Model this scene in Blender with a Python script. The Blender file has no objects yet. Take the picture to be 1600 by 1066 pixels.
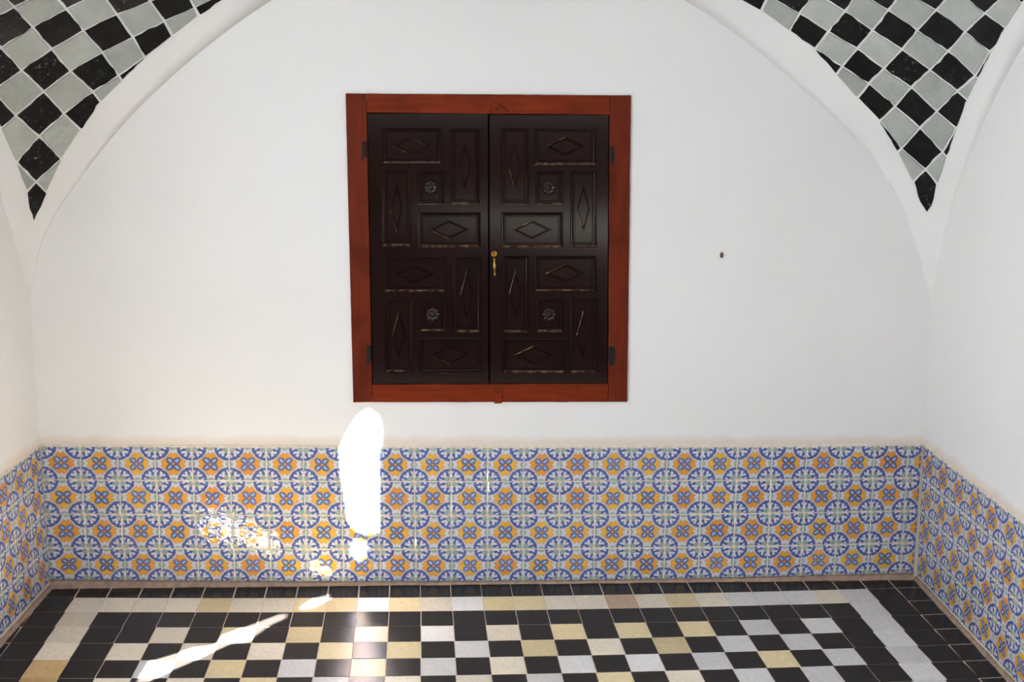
import bpy, bmesh, math, random
from mathutils import Vector, Matrix, noise

# ------------------------------------------------------------------ survey constants
WALL_GRID = [[0.01238, 0.52611], [0.00582, -0.47523], [0.00139, -0.05949], [0.00555, 0.0392], [2.99878, -0.02163], [0.01477, -0.06569], [-0.01489, 0.01178], [0.24123, 0.00733], [0.00474, 0.04615], [-0.14855, 0.01509]]
FLOOR_GRID = [[0.22335, -0.20957], [-0.0032, -0.57669], [-0.00655, -0.00543], [2.63309, -0.10105], [0.00582, 0.00532], [0.00072, 0.10386]]
SIDE_L = [0.006, 0.0866, -0.008]
SIDE_R = [3.19146, 0.02548, -0.04806]
CUP = [0.00198563, -0.000121048, -0.0351876, -2.23791e-05, -0.00219002, 2.01519, -3.96716e-05, -0.000106145]
ARC_BL = [0.0, 0.0107, 0.0236, 0.0406, 0.0638, 0.095, 0.1328, 0.1735, 0.2151, 0.2582, 0.3042, 0.3542, 0.4089, 0.4673, 0.5284, 0.5937, 0.6641, 0.7389, 0.8204, 0.915, 1.0303, 1.1761, 1.35]
ARC_BR = [3.141, 3.1212, 3.1017, 3.0813, 3.0586, 3.0338, 3.0061, 2.9735, 2.9353, 2.8917, 2.8417, 2.784, 2.7195, 2.6507, 2.5795, 2.506, 2.4292, 2.3472, 2.2568, 2.1513, 2.0192, 1.8499, 1.65]
ARC_SL = [0.0, -0.0241, -0.0489, -0.0747, -0.1014, -0.1291, -0.1584, -0.1903, -0.2244, -0.2596, -0.2959, -0.3344, -0.3764, -0.4218, -0.4707, -0.5244, -0.5837, -0.6487, -0.7227, -0.8101, -0.9108, -1.0246, -1.15]
ARC_SR = [0.0, -0.0161, -0.0307, -0.0453, -0.0631, -0.0853, -0.111, -0.1402, -0.1728, -0.2092, -0.2496, -0.2934, -0.3397, -0.3882, -0.4403, -0.4976, -0.5607, -0.6303, -0.7095, -0.8011, -0.9053, -1.0224, -1.15]
VAULT_L = [(1,[(0.0188,-0.4602,1.9167),(0.0224,-0.4955,1.9569),(0.0375,-0.4468,1.9272)]),
(0,[(0.0235,-0.5026,1.9652),(0.0298,-0.5409,2.0076),(0.0912,-0.51,2.0441),(0.1228,-0.4051,1.9819),(0.0412,-0.4451,1.9304)]),
(1,[(0.1856,-0.4755,2.0946),(0.2157,-0.3713,2.0348),(0.127,-0.4039,1.9851),(0.0954,-0.5093,2.0472)]),
(0,[(0.0151,-0.3864,1.8285),(0.0186,-0.4565,1.9124),(0.0382,-0.4423,1.9235),(0.0644,-0.3585,1.8657)]),
(1,[(0.1236,-0.4007,1.9782),(0.1492,-0.3255,1.9275),(0.0686,-0.3566,1.8691),(0.0424,-0.4404,1.9268)]),
(0,[(0.2163,-0.3669,2.0313),(0.2406,-0.2955,1.9836),(0.1541,-0.324,1.931),(0.1282,-0.3993,1.9816)]),
(1,[(0.3097,-0.3601,2.0941),(0.3373,-0.2707,2.0368),(0.2457,-0.2946,1.9871),(0.2214,-0.3659,2.0347)]),
(1,[(0.014,-0.3357,1.762),(0.015,-0.3825,1.8236),(0.0656,-0.3539,1.8619),(0.094,-0.2733,1.8005),(0.023,-0.3103,1.7429)]),
(0,[(0.1504,-0.3212,1.924),(0.1783,-0.2453,1.8661),(0.0983,-0.2716,1.8041),(0.0698,-0.3523,1.8655)]),
(1,[(0.2418,-0.2914,1.9803),(0.2684,-0.2196,1.9243),(0.1831,-0.2439,1.8698),(0.155,-0.3199,1.9275)]),
(0,[(0.3383,-0.2665,2.0334),(0.3651,-0.1932,1.9762),(0.2736,-0.2184,1.9277),(0.2467,-0.2903,1.9836)]),
(1,[(0.4378,-0.2379,2.074),(0.4622,-0.1668,2.0192),(0.3705,-0.192,1.9794),(0.3434,-0.2654,2.0363)]),
(0,[(0.5458,-0.2221,2.1225),(0.5648,-0.1437,2.0618),(0.4679,-0.1657,2.022),(0.4434,-0.2371,2.0769)]),
(1,[(0.0163,-0.2407,1.6274),(0.0142,-0.3114,1.7289),(0.0208,-0.3076,1.7353),(0.0517,-0.2198,1.6623)]),
(0,[(0.0956,-0.2686,1.7966),(0.1322,-0.1898,1.7368),(0.0557,-0.2178,1.666),(0.0244,-0.3057,1.7389)]),
(1,[(0.1799,-0.241,1.8625),(0.2104,-0.1696,1.8013),(0.1365,-0.1887,1.7409),(0.0997,-0.2673,1.8004)]),
(0,[(0.2698,-0.2154,1.9206),(0.3041,-0.1439,1.8605),(0.2154,-0.1684,1.805),(0.1844,-0.2399,1.866)]),
(1,[(0.3663,-0.1892,1.9725),(0.3955,-0.1216,1.9105),(0.3093,-0.143,1.8641),(0.2747,-0.2144,1.9239)]),
(0,[(0.4633,-0.1628,2.0154),(0.4908,-0.1033,1.9617),(0.4009,-0.1206,1.9137),(0.3715,-0.1881,1.9755)]),
(1,[(0.5656,-0.1397,2.0581),(0.5835,-0.0865,2.0067),(0.4966,-0.1023,1.9649),(0.4689,-0.1619,2.0184)]),
(0,[(0.6747,-0.126,2.1068),(0.6878,-0.0729,2.0571),(0.5897,-0.0854,2.0095),(0.5718,-0.139,2.0612)]),
(0,[(0.0294,-0.1611,1.5207),(0.0165,-0.2367,1.6215),(0.0537,-0.2146,1.658),(0.094,-0.1344,1.5947),(0.0313,-0.1567,1.517)]),
(1,[(0.1341,-0.1855,1.733),(0.1693,-0.1132,1.6664),(0.0981,-0.1331,1.599),(0.0574,-0.2133,1.6622)]),
(0,[(0.2125,-0.1652,1.7973),(0.2585,-0.0933,1.7368),(0.1739,-0.1122,1.6705),(0.1384,-0.1843,1.7369)]),
(1,[(0.3058,-0.14,1.8566),(0.3363,-0.0774,1.7895),(0.2631,-0.0928,1.7409),(0.2169,-0.1645,1.801)]),
(0,[(0.3968,-0.1179,1.9065),(0.4185,-0.0677,1.8494),(0.3414,-0.0765,1.793),(0.3108,-0.139,1.8599)]),
(1,[(0.4919,-0.1001,1.9581),(0.5071,-0.0641,1.9175),(0.4241,-0.0668,1.8529),(0.4023,-0.1171,1.9101)]),
(0,[(0.5841,-0.0838,2.0035),(0.5926,-0.0643,1.9829),(0.5133,-0.0634,1.9215),(0.498,-0.0994,1.9619)]),
(1,[(0.6895,-0.0632,2.0466),(0.6669,-0.0636,2.0328),(0.6116,-0.0622,1.9931),(0.5996,-0.0635,1.9868),(0.5908,-0.0832,2.0073),(0.6882,-0.0705,2.0546)]),
(0,[(0.7432,-0.0642,2.0791),(0.6965,-0.0634,2.0509),(0.6954,-0.0699,2.058)]),
(0,[(0.0391,-0.095,1.4215),(0.0301,-0.1533,1.5084),(0.0618,-0.084,1.4457)]),
(1,[(0.0964,-0.13,1.5908),(0.1381,-0.0577,1.5188),(0.0658,-0.082,1.4494),(0.0337,-0.1516,1.5131)]),
(0,[(0.1715,-0.1091,1.6624),(0.2046,-0.0588,1.6123),(0.1421,-0.0569,1.5231),(0.1003,-0.1288,1.5951)]),
(1,[(0.2736,-0.0655,1.7052),(0.2627,-0.0661,1.6943),(0.2144,-0.0571,1.621),(0.2097,-0.0581,1.6173),(0.176,-0.1085,1.6669),(0.2602,-0.09,1.7331)]),
(0,[(0.3434,-0.0635,1.7726),(0.2785,-0.0652,1.71),(0.2654,-0.0889,1.7368),(0.3379,-0.0739,1.7853)]),
(1,[(0.3485,-0.0634,1.7773),(0.3434,-0.0732,1.7893),(0.4201,-0.0645,1.8455)]),
(1,[(0.0642,-0.0793,1.4413),(0.0839,-0.0435,1.4049),(0.064,-0.0395,1.3621),(0.0384,-0.0416,1.3155),(0.0358,-0.0736,1.3738),(0.0387,-0.0899,1.4109)]),
(0,[(0.0852,-0.0467,1.4136),(0.068,-0.0781,1.4459),(0.1398,-0.0545,1.5149)])]
VAULT_R = [(1,[(3.0227,-0.6667,2.0663),(3.0127,-0.7679,2.1272),(2.9867,-0.7614,2.144),(2.9826,-0.6541,2.094)]),
(1,[(2.9703,-0.5463,2.0422),(2.978,-0.6478,2.0943),(2.8908,-0.632,2.1463),(2.8812,-0.5381,2.104)]),
(0,[(3.0286,-0.5665,1.9996),(3.0231,-0.6611,2.0628),(2.9826,-0.6485,2.0908),(2.975,-0.5472,2.0387)]),
(1,[(2.8665,-0.4356,2.0529),(2.8759,-0.5324,2.1044),(2.7829,-0.5241,2.155),(2.7741,-0.423,2.1056)]),
(0,[(2.9573,-0.453,1.991),(2.9701,-0.5409,2.0391),(2.8811,-0.5323,2.101),(2.872,-0.4359,2.0493)]),
(1,[(3.0309,-0.478,1.9341),(3.0334,-0.4889,1.9393),(3.0288,-0.5612,1.9959),(2.9748,-0.5417,2.0353),(2.9623,-0.4539,1.9872)]),
(1,[(2.7572,-0.3277,2.0543),(2.7683,-0.4173,2.1056),(2.6713,-0.4134,2.1549),(2.6626,-0.3201,2.1054)]),
(0,[(2.852,-0.34,1.9955),(2.8664,-0.43,2.0495),(2.774,-0.4171,2.1023),(2.763,-0.3279,2.0508)]),
(1,[(2.9472,-0.3664,1.9336),(2.957,-0.4476,1.9875),(2.8717,-0.4303,2.046),(2.8574,-0.3405,1.9918)]),
(0,[(3.0328,-0.3907,1.8606),(3.0305,-0.472,1.9302),(2.9619,-0.4486,1.9838),(2.9524,-0.3677,1.9298)]),
(1,[(3.0413,-0.395,1.8534),(3.0348,-0.4743,1.9268),(3.0372,-0.3931,1.8571)]),
(1,[(2.6512,-0.2363,2.0521),(2.6564,-0.3147,2.1052),(2.5638,-0.3146,2.1511),(2.5544,-0.2303,2.1017)]),
(0,[(2.7446,-0.2421,1.9952),(2.7569,-0.3223,2.0508),(2.6624,-0.3145,2.102),(2.6574,-0.2367,2.0488)]),
(1,[(2.8407,-0.2607,1.9374),(2.8515,-0.3347,1.9919),(2.7626,-0.3226,2.0474),(2.7503,-0.2426,1.9916)]),
(0,[(2.9307,-0.2824,1.8761),(2.9468,-0.3615,1.9301),(2.8571,-0.3356,1.9884),(2.8464,-0.2617,1.9337)]),
(1,[(3.0148,-0.3119,1.8115),(3.0321,-0.3861,1.8574),(2.9517,-0.3628,1.9262),(2.936,-0.2837,1.872)]),
(0,[(3.0455,-0.3249,1.7837),(3.0418,-0.389,1.8475),(3.0367,-0.3877,1.853),(3.0197,-0.3137,1.8071)]),
(1,[(2.5317,-0.1452,2.0451),(2.5478,-0.225,2.1014),(2.4429,-0.2136,2.1424),(2.433,-0.139,2.0932)]),
(0,[(2.6304,-0.1532,1.9907),(2.6509,-0.2314,2.0485),(2.5539,-0.2246,2.0982),(2.538,-0.1455,2.0418)]),
(1,[(2.7262,-0.1694,1.9389),(2.7439,-0.2373,1.9916),(2.6566,-0.2313,2.0451),(2.6363,-0.1535,1.9872)]),
(0,[(2.817,-0.1801,1.8775),(2.8402,-0.2561,1.9338),(2.7497,-0.2377,1.9879),(2.7321,-0.17,1.935)]),
(1,[(2.9075,-0.2019,1.8184),(2.93,-0.2778,1.8724),(2.8455,-0.2567,1.9299),(2.8224,-0.1808,1.8736)]),
(0,[(2.9938,-0.2195,1.7438),(3.0141,-0.3071,1.8077),(2.9349,-0.2789,1.8684),(2.9128,-0.2029,1.8141)]),
(1,[(3.054,-0.2465,1.6925),(3.0551,-0.2496,1.6941),(3.0462,-0.3111,1.7696),(3.0457,-0.3202,1.7789),(3.0184,-0.3084,1.8036),(2.9985,-0.2212,1.74)]),
(1,[(2.3201,-0.0881,2.1031),(2.3932,-0.0869,2.0651),(2.4189,-0.0886,2.0532),(2.4257,-0.1349,2.0934),(2.3274,-0.1486,2.1474)]),
(0,[(2.5196,-0.0869,1.9913),(2.531,-0.141,2.0417),(2.4325,-0.1351,2.0899),(2.4259,-0.0887,2.0496)]),
(1,[(2.6104,-0.092,1.9356),(2.6294,-0.1488,1.987),(2.5373,-0.1411,2.0381),(2.5261,-0.0874,1.9877)]),
(0,[(2.6165,-0.0925,1.9319),(2.7031,-0.1035,1.8809),(2.7253,-0.165,1.935),(2.6355,-0.1492,1.9834)]),
(1,[(2.7091,-0.1041,1.8771),(2.7941,-0.1196,1.8272),(2.8158,-0.1757,1.8738),(2.731,-0.1655,1.9313)]),
(0,[(2.8867,-0.1289,1.755),(2.9064,-0.1973,1.8145),(2.8215,-0.1766,1.8697),(2.8001,-0.1202,1.8228)]),
(1,[(2.9725,-0.1466,1.687),(2.9926,-0.2147,1.7401),(2.9116,-0.1984,1.8104),(2.8922,-0.1298,1.7507)]),
(0,[(3.0508,-0.1665,1.6088),(3.0527,-0.2399,1.6876),(2.9974,-0.2158,1.7355),(2.9777,-0.1479,1.6825)]),
(1,[(3.0644,-0.1729,1.5951),(3.0568,-0.2427,1.6842),(3.0553,-0.169,1.605)]),
(1,[(2.694,-0.0783,1.8549),(2.7019,-0.0996,1.877),(2.6154,-0.0888,1.9281)]),
(0,[(2.6996,-0.0777,1.8496),(2.7724,-0.0711,1.7814),(2.7751,-0.0718,1.7801),(2.7929,-0.1157,1.8233),(2.7081,-0.1005,1.8733)]),
(1,[(2.7817,-0.0724,1.7755),(2.8614,-0.072,1.7046),(2.8853,-0.1251,1.7517),(2.7988,-0.1165,1.8193)]),
(0,[(2.9471,-0.0685,1.6125),(2.9713,-0.1421,1.683),(2.8908,-0.1255,1.7468),(2.8671,-0.0723,1.6995)]),
(1,[(2.9522,-0.0693,1.6082),(3.029,-0.0935,1.5455),(3.0497,-0.1617,1.6048),(2.9762,-0.1431,1.6785)]),
(0,[(3.0709,-0.1085,1.4982),(3.065,-0.1682,1.5881),(3.0539,-0.163,1.6001),(3.0338,-0.0956,1.5413)]),
(1,[(2.9408,-0.0561,1.6008),(2.9451,-0.0648,1.6093),(2.8652,-0.0687,1.6961)]),
(0,[(2.9461,-0.0551,1.5928),(3.0048,-0.0475,1.5034),(3.0089,-0.0493,1.501),(3.0274,-0.0895,1.5417),(2.951,-0.0655,1.604)]),
(1,[(3.0319,-0.0906,1.5365),(3.0694,-0.1018,1.4912),(3.0766,-0.0656,1.4157),(3.0703,-0.0465,1.3905),(3.045,-0.0403,1.4251),(3.0137,-0.0493,1.4942)])]
SUN_DIR = [0.57378, 0.57034, -0.58779]
SLITS = [[[-1.3441, 0.6568], [-1.2284, 0.6474], [-1.2489, 0.7146], [-1.2629, 0.7632], [-1.2688, 0.8044], [-1.321, 0.8744], [-1.2628, 0.8943], [-1.2729, 0.9905], [-1.2769, 1.0642], [-1.3058, 1.0931], [-1.3366, 1.0938], [-1.3437, 1.0467], [-1.4004, 0.9856], [-1.3673, 0.9297], [-1.3727, 0.8904], [-1.3712, 0.8669], [-1.3863, 0.8217], [-1.3887, 0.7576], [-1.4031, 0.7155]], [[-1.2991, 1.1376], [-1.2788, 1.1486], [-1.2591, 1.1768], [-1.2796, 1.2298], [-1.3231, 1.2303], [-1.3397, 1.1887], [-1.3283, 1.1565]], [[-1.272, 1.9007], [-1.3032, 1.9751], [-1.3343, 2.0282], [-1.361, 2.0348], [-1.37, 2.0018], [-1.3657, 1.9218], [-1.3661, 1.6169], [-1.3275, 1.5603], [-1.2844, 1.5308], [-1.2641, 1.5416], [-1.2531, 1.6271], [-1.24, 1.6975], [-1.236, 1.7883]], [[-1.2933, 1.496], [-1.3252, 1.5237], [-1.3206, 1.4698], [-1.2977, 1.4268], [-1.275, 1.4232], [-1.2774, 1.4625]]]
CAM_LOC = [1.26627, -4.20581, 1.84595]
CAM_ROWS = [[0.996362, -0.081502, 0.024888], [-0.006539, 0.218068, 0.975912], [0.084966, 0.972524, -0.216742]]
FOCAL_PX = 1925.91

S = bpy.context.scene
C = S.collection
random.seed(7)
PI = math.pi

# ------------------------------------------------------------------ camera, sky, sun, exposure
cam_d = bpy.data.cameras.new('camera')
cam_d.sensor_width = 36.0
cam_d.lens = FOCAL_PX / 1600.0 * 36.0
cam_d.clip_start = 0.05
cam = bpy.data.objects.new('camera', cam_d)
C.objects.link(cam)
r0, r1, r2 = CAM_ROWS
cam.matrix_world = Matrix(((r0[0], r1[0], -r2[0], CAM_LOC[0]),
                           (r0[1], r1[1], -r2[1], CAM_LOC[1]),
                           (r0[2], r1[2], -r2[2], CAM_LOC[2]),
                           (0, 0, 0, 1)))
S.camera = cam

SKY_STRENGTH = 0.62
SUN_STRENGTH = 125.0
world = bpy.data.worlds.new('sky')
S.world = world
world.use_nodes = True
wn = world.node_tree
wn.nodes.clear()
bg = wn.nodes.new('ShaderNodeBackground')
bg.inputs['Color'].default_value = (0.95, 0.965, 1.0, 1)
bg.inputs['Strength'].default_value = SKY_STRENGTH
wo = wn.nodes.new('ShaderNodeOutputWorld')
wn.links.new(bg.outputs[0], wo.inputs[0])

sun_d = bpy.data.lights.new('sun', 'SUN')
sun_d.energy = SUN_STRENGTH
sun_d.angle = math.radians(0.53)
sun_d.color = (1.0, 0.96, 0.90)
sun = bpy.data.objects.new('sun', sun_d)
C.objects.link(sun)
sun.rotation_euler = Vector(SUN_DIR).to_track_quat('-Z', 'Y').to_euler()
sun.location = (-4, -5, 5)

left_fill_d = bpy.data.lights.new('assumed_window_fill', 'AREA')      # fill lamp added at an assumed left window, tilted up, brightens right wall
left_fill_d.shape = 'RECTANGLE'
left_fill_d.size, left_fill_d.size_y = 1.45, 1.05
left_fill_d.energy = 50.0
left_fill_d.color = (0.70, 0.85, 1.0)
left_fill = bpy.data.objects.new('assumed_window_fill', left_fill_d)
C.objects.link(left_fill)
left_fill.location = (-0.42, -2.40, 1.30)
left_fill.rotation_euler = Vector((1.0, 0.02, 0.34)).to_track_quat('-Z', 'Y').to_euler()

S.view_settings.view_transform = 'Standard'
S.view_settings.look = 'None'
S.view_settings.gamma = 1.0
S.view_settings.use_curve_mapping = False
S.view_settings.exposure = 1.52


# ------------------------------------------------------------------ helpers
def srgb(r, g, b):
    f = lambda c: (c / 255.0 / 12.92) if c <= 10 else ((c / 255.0 + 0.055) / 1.055) ** 2.4
    return (f(r), f(g), f(b), 1.0)


def link_obj(name, me, parent=None, mat=None, kind=None, loc=None):
    o = bpy.data.objects.new(name, me)
    C.objects.link(o)
    if parent is not None:
        o.parent = parent
    if mat is not None and me is not None and not me.materials:
        me.materials.append(mat)
    if kind:
        o['kind'] = kind
    if loc is not None:
        o.location = loc
    return o


class MB:
    """collects vertices and faces for one mesh"""
    def __init__(self):
        self.v, self.f, self.uv = [], [], {}

    def add(self, verts, faces):
        n = len(self.v)
        self.v += [tuple(p) for p in verts]
        self.f += [tuple(n + i for i in f) for f in faces]

    def box(self, x0, x1, y0, y1, z0, z1):
        self.add([(x0, y0, z0), (x1, y0, z0), (x1, y1, z0), (x0, y1, z0), (x0, y0, z1), (x1, y0, z1), (x1, y1, z1), (x0, y1, z1)],
                 [(0, 3, 2, 1), (4, 5, 6, 7), (0, 1, 5, 4), (1, 2, 6, 5), (2, 3, 7, 6), (3, 0, 4, 7)])

    def loft(self, loops, close_start=False, close_end=False):
        n = len(loops[0])
        b = len(self.v)
        for l in loops:
            self.v += [tuple(p) for p in l]
        for k in range(len(loops) - 1):
            for i in range(n):
                j = (i + 1) % n
                self.f.append((b + k * n + i, b + k * n + j, b + (k + 1) * n + j, b + (k + 1) * n + i))
        if close_start:
            self.f.append(tuple(b + i for i in reversed(range(n))))
        if close_end:
            self.f.append(tuple(b + (len(loops) - 1) * n + i for i in range(n)))

    def lathe(self, profile, centre, axis='Z', n=16):
        """profile: list of (radius, height along the axis)"""
        loops = []
        for r, h in profile:
            l = []
            for i in range(n):
                a = 2 * PI * i / n
                c, s = r * math.cos(a), r * math.sin(a)
                if axis == 'Z':
                    p = (centre[0] + c, centre[1] + s, centre[2] + h)
                elif axis == 'Y':
                    p = (centre[0] + c, centre[1] + h, centre[2] + s)
                else:
                    p = (centre[0] + h, centre[1] + c, centre[2] + s)
                l.append(p)
            loops.append(l)
        self.loft(loops, True, True)

    def mesh(self, name, smooth=False, origin=None):
        me = bpy.data.meshes.new(name)
        v = self.v if origin is None else [(p[0] - origin[0], p[1] - origin[1], p[2] - origin[2]) for p in self.v]
        me.from_pydata(v, [], self.f)
        me.validate()
        bm = bmesh.new()
        bm.from_mesh(me)
        bmesh.ops.recalc_face_normals(bm, faces=bm.faces)
        bm.to_mesh(me)
        bm.free()
        if smooth:
            for p in me.polygons:
                p.use_smooth = True
        return me

    def build(self, name, mat, parent=None, kind=None, smooth=False, origin=None):
        o = link_obj(name, self.mesh(name, smooth, origin), parent, mat, kind)
        if origin is not None and parent is None:
            o.location = origin
        return o


def poly2(c, a, b, deg):
    k, out = 0, [0.0, 0.0]
    for i in range(deg + 1):
        for j in range(deg + 1 - i):
            w = a ** i * b ** j
            out[0] += c[k][0] * w
            out[1] += c[k][1] * w
            k += 1
    return out


def wall_pt(c, r):          # dado course grid on the back wall -> (x, z)
    return poly2(WALL_GRID, c / 24.0, r / 4.0, 3)


def floor_pt(c, r):         # paving grid -> (x, y)
    return poly2(FLOOR_GRID, c / 24.0, r / 5.0, 2)


def side_x(p, y, z):
    return p[0] + p[1] * y + p[2] * z


# ------------------------------------------------------------------ node expressions
class X:
    """a tiny expression builder for shader math"""
    def __init__(self, nt, s):
        self.nt, self.s = nt, s

    def _m(self, op, *a):
        n = self.nt.nodes.new('ShaderNodeMath')
        n.operation = op
        for i, q in enumerate(a):
            if isinstance(q, X):
                self.nt.links.new(q.s, n.inputs[i])
            else:
                n.inputs[i].default_value = float(q)
        return X(self.nt, n.outputs[0])

    def __add__(self, o): return self._m('ADD', self, o)
    __radd__ = __add__
    def __sub__(self, o): return self._m('SUBTRACT', self, o)
    def __rsub__(self, o): return self._m('SUBTRACT', o, self)
    def __mul__(self, o): return self._m('MULTIPLY', self, o)
    __rmul__ = __mul__
    def __truediv__(self, o): return self._m('DIVIDE', self, o)
    def abs(self): return self._m('ABSOLUTE', self)
    def max(self, o): return self._m('MAXIMUM', self, o)
    def min(self, o): return self._m('MINIMUM', self, o)
    def sqrt(self): return self._m('SQRT', self)
    def cos(self): return self._m('COSINE', self)
    def sin(self): return self._m('SINE', self)
    def atan2(self, o): return self._m('ARCTAN2', self, o)
    def hyp(self, o): return (self * self + o * o).sqrt()

    def inside(self, w=0.008):      # 1 where the signed distance is negative
        n = self.nt.nodes.new('ShaderNodeMapRange')
        n.inputs['From Min'].default_value = -w
        n.inputs['From Max'].default_value = w
        n.inputs['To Min'].default_value = 1
        n.inputs['To Max'].default_value = 0
        self.nt.links.new(self.s, n.inputs['Value'])
        return X(self.nt, n.outputs[0])

    def remap(self, a, b, c, d):
        n = self.nt.nodes.new('ShaderNodeMapRange')
        for k, q in zip(('From Min', 'From Max', 'To Min', 'To Max'), (a, b, c, d)):
            n.inputs[k].default_value = q
        self.nt.links.new(self.s, n.inputs['Value'])
        return X(self.nt, n.outputs[0])


def mixc(nt, fac, a, b, mode='MIX'):
    n = nt.nodes.new('ShaderNodeMix')
    n.data_type = 'RGBA'
    n.blend_type = mode
    if isinstance(fac, X):
        nt.links.new(fac.s, n.inputs[0])
    else:
        n.inputs[0].default_value = fac
    for sock, q in ((n.inputs[6], a), (n.inputs[7], b)):
        if isinstance(q, (tuple, list)):
            sock.default_value = q
        else:
            nt.links.new(q, sock)
    return n.outputs[2]


def new_mat(name):
    m = bpy.data.materials.new(name)
    m.use_nodes = True
    nt = m.node_tree
    return m, nt, nt.nodes['Principled BSDF']


def coords(nt, which='Object', rand=True, scale=(1, 1, 1)):
    t = nt.nodes.new('ShaderNodeTexCoord')
    mp = nt.nodes.new('ShaderNodeVectorMath')
    mp.operation = 'MULTIPLY'
    mp.inputs[1].default_value = scale
    nt.links.new(t.outputs[which], mp.inputs[0])
    if not rand:
        return mp.outputs[0]
    oi = nt.nodes.new('ShaderNodeObjectInfo')
    m2 = nt.nodes.new('ShaderNodeVectorMath')
    m2.operation = 'MULTIPLY_ADD'
    m2.inputs[1].default_value = (37.0, 53.0, 71.0)
    nt.links.new(oi.outputs['Random'], m2.inputs[0])
    nt.links.new(mp.outputs[0], m2.inputs[2])
    return m2.outputs[0]


def tex_noise(nt, vec, scale, detail=3, rough=0.5, dist=0.0):
    n = nt.nodes.new('ShaderNodeTexNoise')
    n.inputs['Scale'].default_value = scale
    n.inputs['Detail'].default_value = detail
    n.inputs['Roughness'].default_value = rough
    n.inputs['Distortion'].default_value = dist
    nt.links.new(vec, n.inputs['Vector'])
    return X(nt, n.outputs['Fac'])


def rnd(nt):
    oi = nt.nodes.new('ShaderNodeObjectInfo')
    return X(nt, oi.outputs['Random'])


def frac(x):
    return x._m('FRACT', x)


def bump(nt, bsdf, h, strength, dist):
    b = nt.nodes.new('ShaderNodeBump')
    b.inputs['Strength'].default_value = strength
    b.inputs['Distance'].default_value = dist
    nt.links.new(h.s, b.inputs['Height'])
    nt.links.new(b.outputs[0], bsdf.inputs['Normal'])


# ------------------------------------------------------------------ materials
def plaster_mat(name, base, stain=True):
    m, nt, b = new_mat(name)
    v = coords(nt, 'Object', False)
    big = tex_noise(nt, v, 1.3, 4, 0.6)
    fine = tex_noise(nt, v, 28, 5, 0.65)
    col = mixc(nt, big.remap(.35, .7, 0, 1), base, tuple(c * k for c, k in zip(base[:3], (.97, .965, .955))) + (1,))
    if stain:       # beige lip of old mortar along the top of the tiling
        sp = nt.nodes.new('ShaderNodeSeparateXYZ')
        nt.links.new(v, sp.inputs[0])
        z = X(nt, sp.outputs[2])
        edge = (z - 0.553 + (tex_noise(nt, v, 9, 4, .6) - 0.5) * 0.05).inside(0.016)
        col = mixc(nt, edge * 0.75, col, srgb(216, 198, 180))
    nt.links.new(col, b.inputs['Base Color'])
    b.inputs['Roughness'].default_value = 0.75
    bump(nt, b, fine * 0.35 + big * 2.0, 0.35, 0.006)
    return m


def mortar_mat(name, c0, c1):
    m, nt, b = new_mat(name)
    v = coords(nt, 'Object', False)
    n = tex_noise(nt, v, 40, 5, .7)
    nt.links.new(mixc(nt, n.remap(.35, .65, 0, 1), c0, c1), b.inputs['Base Color'])
    b.inputs['Roughness'].default_value = 0.9
    bump(nt, b, n, 0.6, 0.004)
    return m


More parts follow.
